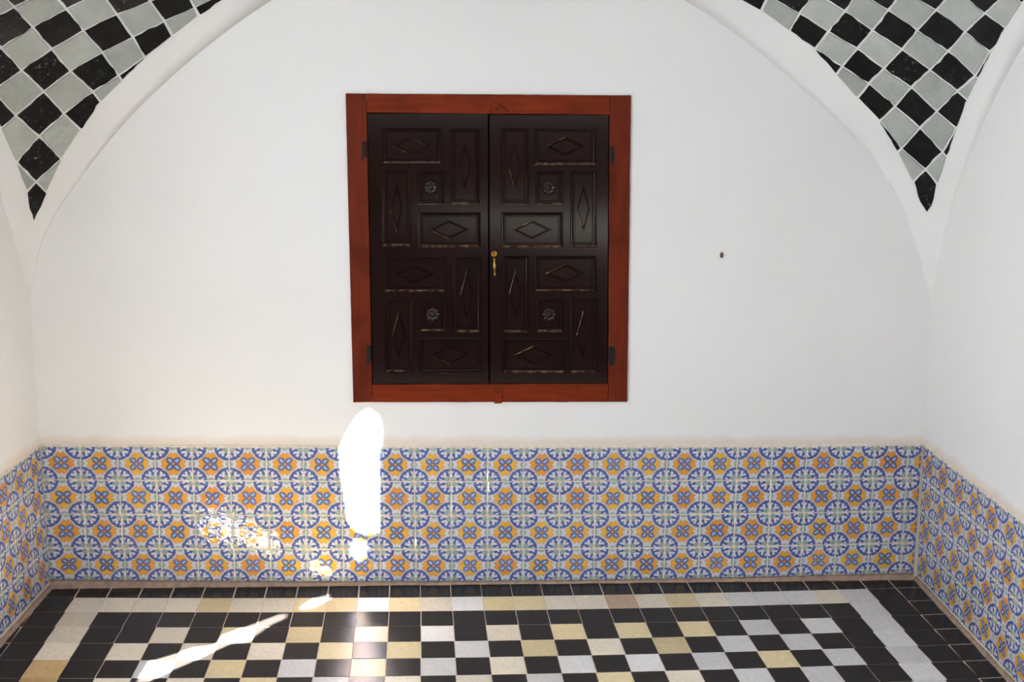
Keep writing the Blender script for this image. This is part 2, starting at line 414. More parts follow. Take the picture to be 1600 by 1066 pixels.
def dado_mat():
    m, nt, b = new_mat('painted_glazed_tile')
    tc = nt.nodes.new('ShaderNodeTexCoord')
    r = rnd(nt)
    r2 = frac(r * 17.31)
    r3 = frac(r * 71.7)
    ov = coords(nt, 'UV', True)
    wob = nt.nodes.new('ShaderNodeTexNoise')
    wob.inputs['Scale'].default_value = 7.0
    wob.inputs['Detail'].default_value = 2
    nt.links.new(ov, wob.inputs['Vector'])
    ws = nt.nodes.new('ShaderNodeSeparateXYZ')
    nt.links.new(wob.outputs['Color'], ws.inputs[0])
    us = nt.nodes.new('ShaderNodeSeparateXYZ')
    nt.links.new(tc.outputs['UV'], us.inputs[0])
    u0, v0 = X(nt, us.outputs[0]), X(nt, us.outputs[1])
    u = u0 + (X(nt, ws.outputs[0]) - .5) * 0.05 + (r2 - .5) * 0.02
    v = v0 + (X(nt, ws.outputs[1]) - .5) * 0.05 + (r3 - .5) * 0.02
    x, y = (u - .5).abs(), (v - .5).abs()
    a, bb = x.max(y), x.min(y)
    cx, cy = 0.5 - x, 0.5 - y
    rc = cx.hyp(cy)
    af = (cy.atan2(cx) - PI / 4).abs()
    W = 0.009
    white = mixc(nt, tex_noise(nt, ov, 5, 3), srgb(216, 211, 213), srgb(198, 193, 197))
    blue = mixc(nt, tex_noise(nt, ov, 14, 3).remap(.3, .7, 0, 1), mixc(nt, r, srgb(44, 70, 142), srgb(30, 45, 110)), srgb(74, 102, 172))
    col = white
    # corner rings, with two curled leaves and a tick in each quarter
    ring = (rc - 0.352).abs() - (0.038 + (af * 16.0).cos() * 0.006)
    d0 = af - 0.43
    px, py = rc * d0.cos(), (rc * d0.sin()).abs()
    stem = ((px - 0.270).abs() - 0.045).max(0).hyp(py) - 0.028
    head = (px - 0.218).hyp(py) - 0.045
    tx, ty = rc * af.cos(), rc * af.sin()
    tick = ((tx - 0.298).abs() - 0.012).max(0).hyp(ty) - 0.020
    d1 = af - 0.785
    ex, ey = rc * d1.cos(), (rc * d1.sin()).abs()
    tick2 = ((ex - 0.298).abs() - 0.012).max(0).hyp(ey) - 0.018
    lace = ring.min(stem.min(head)).min(tick.min(tick2))
    col = mixc(nt, lace.inside(W) * 0.95, col, blue)
    # darker brush line on the inside of the ring
    inner = ((rc - 0.322).abs() - 0.008).max(0.0 - (stem.min(tick) - 0.01))
    dark = mixc(nt, r2, srgb(58, 66, 120), srgb(34, 38, 78))
    col = mixc(nt, ((rc - 0.396).abs() - 0.007).inside(W) * (0.40 + r2 * 0.5), col, dark)
    # green leaves round the corner flower
    leaf = ((rc - 0.128).abs() - 0.038).max((af - 0.46) * rc)
    leaf2 = ((rc - 0.078).abs() - 0.022).max((0.42 - af) * rc)
    gl = leaf.min(leaf2)
    green = mixc(nt, tex_noise(nt, ov, 11, 3).remap(.3, .7, 0, 1), srgb(104, 146, 126), srgb(164, 184, 172))
    col = mixc(nt, (gl.abs() - 0.013).inside(W) * (0.55 + r3 * 0.35), col, srgb(72, 92, 92))
    col = mixc(nt, gl.inside(W) * 0.85, col, green)
    col = mixc(nt, (rc - 0.045).inside(W), col, srgb(216, 170, 130))
    # green half rounds in the middle of each edge
    hm = (a - 0.5).hyp(bb) - 0.074
    col = mixc(nt, (hm.abs() - 0.012).inside(W) * (0.4 + r2 * 0.4), col, srgb(70, 88, 88))
    col = mixc(nt, hm.inside(W) * 0.85, col, green)
    # four pointed amber star
    tip = a - (0.345 - (bb - 0.062).abs() * 1.05)
    star = (0.440 - rc).max(tip)
    amber = mixc(nt, r.remap(.2, .9, 0, 1), srgb(230, 182, 62), srgb(216, 144, 50))
    amber = mixc(nt, tex_noise(nt, ov, 9, 3).remap(.35, .7, 0, .8), amber, srgb(222, 152, 62))
    col = mixc(nt, (star.abs() - 0.010).inside(W) * (0.55 + r2 * 0.45), col, srgb(70, 46, 42))
    col = mixc(nt, star.inside(W), col, amber)
    # four petalled blue flower
    s = (a + bb) * 0.70711
    t = (a - bb) * 0.70711
    pd = (((s - 0.136) / 0.106).hyp(t / 0.086) - 1.0) * 0.08
    col = mixc(nt, (pd - 0.008).inside(W) * (0.55 + r2 * 0.35), col, dark)
    col = mixc(nt, (pd + 0.010).inside(W), col, mixc(nt, r3, srgb(98, 126, 182), srgb(76, 104, 164)))
    st = (((s - 0.138) / 0.056).hyp(t / 0.021) - 1.0) * 0.02
    col = mixc(nt, (st - 0.003).inside(W) * 0.3, col, dark)
    col = mixc(nt, st.inside(W) * 0.9, col, srgb(196, 206, 224))
    col = mixc(nt, (x.hyp(y) - 0.050).inside(W), col, dark)
    col = mixc(nt, (x.hyp(y) - 0.038).inside(W), col, srgb(224, 152, 66))
    # worn, stained rims
    x0, y0 = (u0 - .5).abs(), (v0 - .5).abs()
    rim = (0.485 - x0.max(y0) - (tex_noise(nt, ov, 16, 3) - .5) * 0.05).inside(0.012)
    col = mixc(nt, rim * 0.4, col, srgb(216, 202, 186))
    nt.links.new(col, b.inputs['Base Color'])
    b.inputs['Roughness'].default_value = 0.07
    b.inputs['Specular IOR Level'].default_value = 0.75
    bump(nt, b, tex_noise(nt, ov, 5, 2) + tex_noise(nt, ov, 22, 2) * 0.12, 0.10, 0.02)
    return m


def black_tile_mat(name, c0, c1, rough, wear):
    m, nt, b = new_mat(name)
    v = coords(nt, 'Object', True)
    n = tex_noise(nt, v, 22, 6, .7)
    scuff = tex_noise(nt, v, 60, 6, .75).remap(.58, .70, 0, 1) * rnd(nt).remap(.3, 1, 0, wear)
    col = mixc(nt, n.remap(.35, .7, 0, 1), c0, c1)
    col = mixc(nt, scuff, col, srgb(150, 148, 142))
    nt.links.new(col, b.inputs['Base Color'])
    b.inputs['Roughness'].default_value = rough
    b.inputs['Specular IOR Level'].default_value = .18
    bump(nt, b, n, 0.08, 0.004)
    return m


def marble_mat(name, c0, c1, vein):
    m, nt, b = new_mat(name)
    v = coords(nt, 'Object', True)
    cl = tex_noise(nt, v, 9, 5, .6, 0.6)
    vn = tex_noise(nt, v, 14, 6, .65, 1.6)
    k = ((vn - 0.5).abs() - 0.012).inside(0.02)
    r = rnd(nt)
    col = mixc(nt, cl.remap(.3, .7, 0, 1), c0, c1)
    col = mixc(nt, k * frac(r * 13.7).remap(.3, 1, 0, .6), col, vein)
    hv = nt.nodes.new('ShaderNodeHueSaturation')
    nt.links.new(col, hv.inputs['Color'])
    nt.links.new(frac(r * 7.3).remap(0, 1, .80, 1.06).s, hv.inputs['Value'])
    nt.links.new(hv.outputs[0], b.inputs['Base Color'])
    b.inputs['Roughness'].default_value = 0.30
    b.inputs['Specular IOR Level'].default_value = .12
    return m


def wood_mat(name, c0, c1, axis, rough, spec=.2):
    m, nt, b = new_mat(name)
    sc = {'X': (1.2, 14, 14), 'Z': (14, 14, 1.2)}[axis]
    v = coords(nt, 'Object', True, sc)
    n = tex_noise(nt, v, 3.0, 6, .65, .6)
    big = tex_noise(nt, coords(nt, 'Object', True), 9, 4)
    col = mixc(nt, n.remap(.3, .7, 0, 1), c0, c1)
    col = mixc(nt, big.remap(.52, .68, 0, .6), col, tuple(q * .45 for q in c0[:3]) + (1,))
    nt.links.new(col, b.inputs['Base Color'])
    b.inputs['Roughness'].default_value = rough
    b.inputs['Specular IOR Level'].default_value = spec
    bump(nt, b, n, 0.03, 0.002)
    return m


def plain_mat(name, c, rough=.6, metal=0.0, c2=None, scale=60):
    m, nt, b = new_mat(name)
    n = tex_noise(nt, coords(nt, 'Object', True), scale, 4, .6)
    nt.links.new(mixc(nt, n.remap(.35, .65, 0, 1), c, c2 or tuple(q * .8 for q in c[:3]) + (1,)), b.inputs['Base Color'])
    b.inputs['Roughness'].default_value = rough
    b.inputs['Metallic'].default_value = metal
    return m


M_PLASTER = plaster_mat('white_plaster', (.81, .786, .764, 1))
M_VAULT = plaster_mat('vault_plaster', (.81, .786, .764, 1), False)
M_GROUT = mortar_mat('tile_grout', srgb(228, 217, 200), srgb(206, 192, 172))
M_BASE = mortar_mat('base_mortar', srgb(172, 144, 124), srgb(136, 114, 98))
M_FGROUT = mortar_mat('floor_grout', srgb(206, 184, 166), srgb(178, 158, 142))
M_DADO = dado_mat()
M_BLACK = black_tile_mat('black_floor_tile', (.013, .0118, .0108, 1), (.020, .0175, .016, 1), .24, 0.06)
M_VBLACK = black_tile_mat('black_glazed_tile', (.008, .007, .007, 1), (.016, .015, .014, 1), .24, 0.9)
M_MARBLE = {
    'w': marble_mat('white_marble', srgb(226, 223, 220), srgb(204, 202, 202), srgb(150, 150, 154)),
    'c': marble_mat('cream_marble', srgb(228, 220, 204), srgb(208, 196, 174), srgb(172, 152, 128)),
    'y': marble_mat('yellow_marble', srgb(224, 210, 172), srgb(206, 186, 142), srgb(180, 150, 110)),
    'o': marble_mat('ochre_marble', srgb(206, 176, 128), srgb(186, 154, 106), srgb(160, 130, 90)),
    'p': marble_mat('pinkish_marble', srgb(208, 184, 160), srgb(190, 160, 136), srgb(150, 124, 104)),
}
M_VWHITE = marble_mat('white_glazed_tile', srgb(186, 188, 180), srgb(166, 168, 160), srgb(150, 150, 140))
M_FRAME_X = wood_mat('red_brown_wood_rail', srgb(130, 48, 20), srgb(100, 35, 16), 'X', .45, .08)
M_FRAME_Z = wood_mat('red_brown_wood_stile', srgb(114, 42, 21), srgb(90, 33, 18), 'Z', .45, .08)
M_DOOR = wood_mat('dark_varnished_wood', srgb(34, 15, 12), srgb(28, 13, 11), 'Z', .11, .33)
def worn_glint_mat():
    m, nt, b = new_mat('worn_edge_and_glint')
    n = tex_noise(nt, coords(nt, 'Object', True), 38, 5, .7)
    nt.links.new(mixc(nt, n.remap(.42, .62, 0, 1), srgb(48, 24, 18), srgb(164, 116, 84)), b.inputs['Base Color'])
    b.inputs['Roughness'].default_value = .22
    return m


M_WORN_GLINT = worn_glint_mat()  # tan: wear on the panel mouldings, painted highlight on the lozenges
M_BRASS = plain_mat('old_brass', srgb(196, 150, 84), .32, 1.0, srgb(150, 106, 56))
M_IRON = plain_mat('black_iron', srgb(34, 30, 30), .5, .6)
M_RUST = plain_mat('rusty_plug', srgb(122, 98, 84), .8)
M_GROUND = plain_mat('courtyard_ground', (.014, .015, .010, 1), .95, 0, (.010, .012, .007, 1), 6)
M_PAVE = plain_mat('pale_bounce_paving', srgb(196, 192, 184), .9, 0, srgb(176, 172, 164), 6)
M_FAR = plain_mat('dark_screen_earth', (.10, .085, .07, 1), .95, 0, (.07, .06, .05, 1), 4)
M_DARKHOLE = plain_mat('dark_recess', srgb(16, 13, 12), .9)

# ------------------------------------------------------------------ setting: floor, walls, vault
fl = MB()
fl.box(-0.6, 3.6, -3.0, 0.08, -0.12, -0.0012)
floor = fl.build('floor', M_FGROUT, None, 'structure')

# back wall: slab with an opening for the cupboard
def CUPXZ(px, py):
    h = CUP
    d = h[6] * px + h[7] * py + 1
    return ((h[0] * px + h[1] * py + h[2]) / d, (h[3] * px + h[4] * py + h[5]) / d)


def plate(mb, us, ws, rects, fn, d0, d1):
    """a board with rectangular openings: us/ws extents, rects (u0,u1,w0,w1), fn(u,w,d) -> point"""
    U = sorted(set(list(us) + [q for r in rects for q in r[:2]]))
    Wd = sorted(set(list(ws) + [q for r in rects for q in r[2:]]))
    solid = {}
    for i in range(len(U) - 1):
        for j in range(len(Wd) - 1):
            cu, cw = (U[i] + U[i + 1]) / 2, (Wd[j] + Wd[j + 1]) / 2
            solid[i, j] = not any(r[0] < cu < r[1] and r[2] < cw < r[3] for r in rects)
    for (i, j), s in solid.items():
        if not s:
            continue
        u0, u1, w0, w1 = U[i], U[i + 1], Wd[j], Wd[j + 1]
        for d in (d0, d1):
            mb.add([fn(u0, w0, d), fn(u1, w0, d), fn(u1, w1, d), fn(u0, w1, d)], [(0, 1, 2, 3)])
        for (di, dj), (pa, pb) in (((-1, 0), ((u0, w0), (u0, w1))), ((1, 0), ((u1, w0), (u1, w1))), ((0, -1), ((u0, w0), (u1, w0))), ((0, 1), ((u0, w1), (u1, w1)))):
            if not solid.get((i + di, j + dj), False):
                mb.add([fn(*pa, d0), fn(*pb, d0), fn(*pb, d1), fn(*pa, d1)], [(0, 1, 2, 3)])


def build_plate(mb, name, mat, parent=None, kind=None, origin=None):
    o = mb.build(name, mat, parent, kind, False, origin)
    bm = bmesh.new()
    bm.from_mesh(o.data)
    bmesh.ops.remove_doubles(bm, verts=bm.verts, dist=1e-5)
    bmesh.ops.recalc_face_normals(bm, faces=bm.faces)
    bm.to_mesh(o.data)
    bm.free()
    return o


ox0, oz1 = CUPXZ(543, 150)
ox1, oz0 = CUPXZ(977, 625)
wb = MB()
plate(wb, (-0.45, 3.6), (-0.1, 2.5), [(ox0 + .026, ox1 - .040, oz0 + .008, oz1 - .012)], lambda u, w, d: (u, d, w), 0.0, 0.12)
wall_back = build_plate(wb, 'wall_back', M_PLASTER, None, 'structure')

WY0, WY1, WZ0, WZ1 = -1.58, -1.02, 0.58, 2.12
wl = MB()
plate(wl, (-3.0, 0.1), (-0.1, 2.5), [(WY0, WY1, WZ0, WZ1), (-2.93, -1.87, 0.6, 2.1)], lambda u, w, d: (side_x(SIDE_L, u, w) - d, u, w), 0.0, 0.06)  # both openings assumed: one for the slit sun, one for the fill lamp
wall_left = build_plate(wl, 'wall_left', M_PLASTER, None, 'structure')
wr = MB()
plate(wr, (-3.0, 0.1), (-0.1, 2.5), [], lambda u, w, d: (side_x(SIDE_R, u, w) + d, u, w), 0.0, 0.15)
wall_right = build_plate(wr, 'wall_right', M_PLASTER, None, 'structure')

# added, unseen shutter in an assumed left window; holes shaped to cast sun patches
XS = -0.20
sh = bmesh.new()
def ring(bm, pts):
    vs = [bm.verts.new((XS, p[0], p[1])) for p in pts]
    return [bm.edges.new((vs[i], vs[(i + 1) % len(vs)])) for i in range(len(vs))]
edges = ring(sh, [(WY0 - .14, WZ0 - .14), (WY1 + .14, WZ0 - .14), (WY1 + .14, WZ1 + .14), (WY0 - .14, WZ1 + .14)])
for h in SLITS:
    edges += ring(sh, h)
bmesh.ops.triangle_fill(sh, use_beauty=True, use_dissolve=False, edges=edges)
g = bmesh.ops.extrude_face_region(sh, geom=list(sh.faces))
for v in [q for q in g['geom'] if isinstance(q, bmesh.types.BMVert)]:
    v.co.x -= 0.006
bmesh.ops.recalc_face_normals(sh, faces=sh.faces)
me = bpy.data.meshes.new('window_sun_mask')
sh.to_mesh(me)
sh.free()
link_obj('window_sun_mask', me, None, M_FRAME_Z, 'structure')
rv = MB()
for (a, b_, c, d) in ((WY0 - .10, WY0 - .02, WZ0 - .1, WZ1 + .1), (WY1 + .02, WY1 + .10, WZ0 - .1, WZ1 + .1)):
    rv.box(XS + .0005, side_x(SIDE_L, (a + b_) / 2, 1.2) - .04, a, b_, c, d)
for (c, d) in ((WZ0 - .10, WZ0 - .02), (WZ1 + .02, WZ1 + .10)):
    rv.box(XS + .0005, side_x(SIDE_L, (WY0 + WY1) / 2, 1.2) - .04, WY0 - .02, WY1 + .02, c, d)
rv.build('window_assumed_reveal', M_PLASTER, None, 'structure')  # reveal of the assumed window, out of view

# vault: pendentives rising from the two back corners, then a shallow crown
NZ = len(ARC_BL)
ZS = [1.05 + (2.26 - 1.05) * i / (NZ - 1) for i in range(NZ)]
NT = 16


def vault_pt(side, i, t):
    z = ZS[i]
    a, y, p = (ARC_BL[i], ARC_SL[i], SIDE_L) if side == 'L' else (ARC_BR[i], ARC_SR[i], SIDE_R)
    A = Vector((a, 0.0, z))
    B = Vector((side_x(p, y, z), y, z))
    Cc = Vector((side_x(p, 0, z), 0.0, z))
    Mid = (A + B) * 0.5 * 0.65 + Cc * 0.35
    return A * (1 - t) ** 2 + Mid * (2 * t * (1 - t)) + B * t * t


vt = MB()
tops = {}
for side in 'LR':
    base = len(vt.v)
    for i in range(NZ):
        for k in range(NT + 1):
            p = vault_pt(side, i, k / NT)
            vt.v.append(tuple(p))
    for i in range(NZ - 1):
        for k in range(NT):
            q = base + i * (NT + 1) + k
            vt.f.append((q, q + 1, q + NT + 2, q + NT + 1))
    tops[side] = [base + (NZ - 1) * (NT + 1) + k for k in range(NT + 1)]
crown = [(side_x(SIDE_R, -2.2, 2.26), -2.2, 2.26), (side_x(SIDE_L, -2.2, 2.26), -2.2, 2.26)]
b0 = len(vt.v)
vt.v += crown
# crown as a fan round a slightly raised middle point
loop = tops['R'] + [b0, b0 + 1] + list(reversed(tops['L']))
vt.v.append((1.55, -1.1, 2.46))
mid = len(vt.v) - 1
for i in range(len(loop)):
    vt.f.append((loop[i], loop[(i + 1) % len(loop)], mid))
ceiling = vt.build('ceiling', M_VAULT, None, 'structure', True)
# thickness above, so that no light leaks through the shell
sol = ceiling.modifiers.new('thickness', 'SOLIDIFY')
sol.thickness = 0.04
me = ceiling.data
# normals look down into the room
bm = bmesh.new(); bm.from_mesh(me)
bmesh.ops.recalc_face_normals(bm, faces=bm.faces)
bm.faces.ensure_lookup_table()
if sum(f.normal.z * f.calc_area() for f in bm.faces) > 0:
    bmesh.ops.reverse_faces(bm, faces=bm.faces)
bm.to_mesh(me); bm.free()
sol.offset = -1.0

# unseen courtyard: ground, tall wall added on the left to shade the front opening
pv = MB(); pv.box(-0.45, 0.75, -7.0, -3.0, -0.2, -0.1); pv.box(3.1, 5.0, -7.0, -3.0, -0.2, -0.1); pv.build('ground_bounce', M_PAVE, None, 'structure')  # pale strips added out of view to bounce light up into the room
gr = MB(); gr.box(-14, 14, -18, 6, -0.30, -0.125); gr.build('ground', M_GROUND, None, 'structure')
fb = MB(); fb.box(-9, 14, -14.4, -14.0, -0.12, 1.3); fb.build('wall_dark_screen', M_FAR, None, 'structure')  # dark wall added out of view so the doors reflect something dark
cw = MB(); cw.box(-0.75, -0.45, -14.0, -2.1, -0.12, 6.0); cw.build('wall_sun_block', M_PLASTER, None, 'structure')
rf = MB(); rf.box(-0.6, 3.6, -2.2, 0.3, 2.55, 2.7); rf.build('roof', M_PLASTER, None, 'structure')
ln = MB(); ln.box(-0.6, 3.6, -2.25, -2.19, 2.2, 2.6); ln.build('lintel', M_PLASTER, None, 'structure')

# ------------------------------------------------------------------ tiling pieces
def unit_tile(name, bev=0.02, thick=0.5):
    """1 x 1 tile in local x,z; face at -y"""
    me = bpy.data.meshes.new(name)
    h, i_ = 0.5, 0.5 - bev
    v = [(-h, 0, -h), (h, 0, -h), (h, 0, h), (-h, 0, h), (-h, -thick * .6, -h), (h, -thick * .6, -h), (h, -thick * .6, h), (-h, -thick * .6, h),
         (-i_, -thick, -i_), (i_, -thick, -i_), (i_, -thick, i_), (-i_, -thick, i_)]
    f = [(8, 9, 10, 11)]
    for k in range(4):
        j = (k + 1) % 4
        f += [(k, j, 4 + j, 4 + k), (4 + k, 4 + j, 8 + j, 8 + k)]
    me.from_pydata(v, [], f)
    uv = me.uv_layers.new(name='UVMap')
    for l in me.loops:
        co = me.vertices[l.vertex_index].co
        uv.data[l.index].uv = (co.x + .5, co.z + .5)
    return me


def clip_convex(poly, n, d):
    """keep the side where n.p <= d"""
    out = []
    for i in range(len(poly)):
        p, q = poly[i], poly[(i + 1) % len(poly)]
        a, b = n[0] * p[0] + n[1] * p[1] - d, n[0] * q[0] + n[1] * q[1] - d
        if a <= 0:
            out.append(p)
        if a * b < 0:
            t = a / (a - b)
            out.append((p[0] + (q[0] - p[0]) * t, p[1] + (q[1] - p[1]) * t))
    return out


T_DADO = unit_tile('dado_tile', .03, 1.0)
T_DADO.materials.append(M_DADO)


def place_tile(me, name, parent, quad, normal_rot, thick, jitter=.0):
    """quad: bl, br, tr, tl corners (3-D); a copy of the unit tile fitted to them"""
    bl, br, tr, tl = [Vector(q) for q in quad]
    c = (bl + br + tr + tl) / 4
    ex = ((br - bl) + (tr - tl)) / 2
    ez = ((tl - bl) + (tr - br)) / 2
    w, h = ex.length, ez.length
    ex.normalize()
    ny = ez.cross(ex).normalized()
    ez = ex.cross(ny)
    # ny = ez x ex points away from the face
    o = bpy.data.objects.new(name, me)
    C.objects.link(o)
    o.parent = parent
    rot = Matrix((ex, ny, ez)).transposed()
    if jitter:
        rot = rot @ Matrix.Rotation(random.gauss(0, jitter), 3, 'X') @ Matrix.Rotation(random.gauss(0, jitter), 3, 'Z')
    o.matrix_local = Matrix.Translation(c) @ rot.to_4x4() @ Matrix.Diagonal((w, thick, h, 1))
    return o


def cut_tile(name, parent, poly, to3d, uvfn, mat, thick, nrm):
    """tile cut to a polygon (2-D), with bevelled rim"""
    n = len(poly)
    cx, cy = sum(p[0] for p in poly) / n, sum(p[1] for p in poly) / n
    me = bpy.data.meshes.new(name)
    inner = []
    for p in poly:
        d = math.hypot(p[0] - cx, p[1] - cy)
        k = max(0.0, 1 - .003 / max(d, .004))
        inner.append((cx + (p[0] - cx) * k, cy + (p[1] - cy) * k))
    N = Vector(nrm)
    v = [Vector(to3d(*p)) for p in poly] + [Vector(to3d(*p)) + N * thick * .6 for p in poly] + [Vector(to3d(*p)) + N * thick for p in inner]
    f = [tuple(2 * n + i for i in range(n))]
    for k in range(n):
        j = (k + 1) % n
        f += [(k, j, n + j, n + k), (n + k, n + j, 2 * n + j, 2 * n + k)]
    me.from_pydata(v, [], f)
    if uvfn:
        pts = list(poly) + list(poly) + inner
        uv = me.uv_layers.new(name='UVMap')
        for l in me.loops:
            uv.data[l.index].uv = uvfn(*pts[l.vertex_index])
    bm = bmesh.new(); bm.from_mesh(me)
    bmesh.ops.recalc_face_normals(bm, faces=bm.faces)
    bm.faces.ensure_lookup_table()
    if bm.faces[0].normal.dot(N) < 0:
        bmesh.ops.reverse_faces(bm, faces=bm.faces)
    bm.to_mesh(me); bm.free()
    me.materials.append(mat)
    return link_obj(name, me, parent)


G = 0.0011      # half joint
# --- dado on the back wall: 24 full columns and one cut column, four courses
TH = 0.006
for c in range(24):
    for r in range(4):
        gx = G / 0.13
        q = [wall_pt(c + gx, r + 1 - gx), wall_pt(c + 1 - gx, r + 1 - gx), wall_pt(c + 1 - gx, r + gx), wall_pt(c + gx, r + gx)]
        if c == 0:
            q[0] = (side_x(SIDE_L, 0, q[0][1]) + .004, q[0][1])
            q[3] = (side_x(SIDE_L, 0, q[3][1]) + .004, q[3][1])
        dy = random.uniform(-.0008, .0008)
        place_tile(T_DADO, 'dado_tile', wall_back, [(x, dy, z) for x, z in q], None, TH, .004)
for r in range(4):
    gx = G / 0.13
    q = [wall_pt(24 + gx, r + 1 - gx), wall_pt(24.41, r + 1 - gx), wall_pt(24.41, r + gx), wall_pt(24 + gx, r + gx)]
    x0, z0 = q[0]; zt = q[3][1]
    cut_tile('dado_tile', wall_back, q, lambda x, z: (x, 0.0, z), lambda x, z, x0=x0, z0=z0, zt=zt: ((x - x0) / .128, (z - z0) / (zt - z0)), M_DADO, TH, (0, -1, 0))
# grout bed behind the back dado
gb = MB()
NB = 24
lp = [[], []]
for c in range(NB + 1):
    cc = -.1 + 24.55 * c / NB
    x, z = wall_pt(cc, -0.03)
    x2, z2 = wall_pt(cc, 4.0)
    lp[0].append((x, z)); lp[1].append((x2, z2))
for c in range(NB):
    (x0, z0), (x1, z1) = lp[0][c], lp[0][c + 1]
    (x2, z2), (x3, z3) = lp[1][c], lp[1][c + 1]
    z2, z3 = min(z2, -.01), min(z3, -.01)
    gb.add([(x0, -.0036, z0), (x1, -.0036, z1), (x3, -.0036, z3), (x2, -.0036, z2), (x0, 0.002, z0 + .003), (x1, 0.002, z1 + .003)], [(0, 1, 2, 3), (0, 4, 5, 1)])
gb.build('grout_bed', M_GROUT, wall_back)

# --- dado on the side walls: rows follow the back wall's corner courses
def side_dado(wall, plane, sgn, corner_c, first, ncol):
    rows = [wall_pt(corner_c, r)[1] for r in range(5)]
    rows[4] = max(rows[4] - .008, 0.004)
    y = -0.008
    col = 0
    def P3(y, z, off=0.0):
        return (side_x(plane, y, z) - sgn * off, y, z)
    nrm = Vector((-sgn, 0, 0))
    while col < ncol:
        w = first if col == 0 else 0.1315
        y1 = y - w
        for r in range(4):
            drop = 0.0
            zt, zb = rows[r] - G, rows[r + 1] + G
            ya, yb = y - G, y1 + G
            if first < .12 and col == 0:
                pl_ = [(ya, zb), (yb, zb), (yb, zt), (ya, zt)]
                cut_tile('dado_tile', wall, pl_, lambda a, b: P3(a, b), lambda a, b, yb=yb, zb=zb, zt=zt: (1 - (a - yb) / .129, (b - zb) / (zt - zb)), M_DADO, TH, nrm)
            else:
                near, far = (ya, yb) if sgn > 0 else (yb, ya)
                q = [P3(near, zb), P3(far, zb), P3(far, zt), P3(near, zt)]
                place_tile(T_DADO, 'dado_tile', wall, q, None, TH, .004)
        y = y1
        col += 1
    g_ = MB()
    ztop = rows[0] + .004
    g_.add([P3(0, ztop, .0036), P3(0, -.01, .0036), P3(y, -.01, .0036), P3(y, ztop, .0036), P3(0, ztop + .003, -.002), P3(y, ztop + .003, -.002)], [(0, 1, 2, 3), (0, 3, 5, 4)])
    g_.build('grout_bed', M_GROUT, wall)
    # the dado farther out, towards the open front, joined
    f = MB()
    me_uv = []
    yy = y
    while yy > -2.95:
        for r in range(4):
            zt, zb = rows[r] - G, rows[r + 1] + G
            f.add([P3(yy - G, zb, TH), P3(yy - .1315 + G, zb, TH), P3(yy - .1315 + G, zt, TH), P3(yy - G, zt, TH)], [(0, 1, 2, 3)])
        yy -= .1315
    o = f.build('dado_tiles', M_DADO, wall, 'stuff')
    uv = o.data.uv_layers.new(name='UVMap')
    for p in o.data.polygons:
        for li, k in zip(p.loop_indices, range(4)):
            uv.data[li].uv = ((0, 0), (1, 0), (1, 1), (0, 1))[k]


side_dado(wall_left, SIDE_L, -1, 0.0, 0.128, 9)
side_dado(wall_right, SIDE_R, 1, 24.41, 0.124, 10)

# --- floor: black tiles and marble in the pattern of the paving
def floor_unit(name, mat):
    me = unit_tile(name, .006, 1.0)
    me.materials.append(mat)
    return me


F_BLACK = floor_unit('black_tile', M_BLACK)
F_MARBLE = {k: floor_unit('marble_tile', m) for k, m in M_MARBLE.items()}
BORDER = [2, 2, 2, 2, 3, 2, 2, 3, 3, 1, 3, 2, 1, 3, 3, 2, 2, 5, 2, 3, 2, 1, 1, 1, 2, 1]     # columns -1..24 of the far border course
STONE = {1: 'w', 2: 'c', 3: 'y', 4: 'o', 5: 'p'}
R1 = {2: 'c', 4: 'y', 6: 'y', 8: 'c', 10: 'w', 12: 'c', 14: 'y', 16: 'y', 18: 'y', 20: 'w', 22: 'w'}
R2 = {1: 'c', 3: 'c', 5: 'c', 7: 'y', 9: 'y', 11: 'w', 13: 'y', 15: 'c', 17: 'y', 19: 'w', 21: 'w'}
R3 = {2: 'w', 4: 'y', 6: 'w', 8: 'y', 10: 'w', 12: 'c', 14: 'w', 16: 'w', 18: 'w', 20: 'y', 22: 'w'}
R4 = {1: 'c', 3: 'c', 5: 'y', 7: 'w', 9: 'c', 11: 'c', 13: 'w', 15: 'y', 17: 'c', 19: 'w', 21: 'w'}
KNOWN = {1: R1, 2: R2, 3: R3, 4: R4}
LEFT_B = {0: 'c', 1: 'c', 2: 'c', 3: 'o', 4: 'o', 5: 'c', 6: 'c', 7: 'w'}


def paving(c, r):
    """None for black, else the marble's letter"""
    if r == -1 and -1 <= c <= 24:
        return STONE[BORDER[c + 1]]
    if r >= 0 and c == -1:
        return LEFT_B.get(r, 'w')
    if r >= 0 and c == 24:
        return 'w'
    if r < 0 or c < 0 or c > 24:
        return None
    if r == 0 or c in (0, 23):
        return None
    if (c + r) % 2 == 1:
        return KNOWN.get(r, {}).get(c) or random.choice(['w', 'c', 'c', 'y', 'w'])
    return None


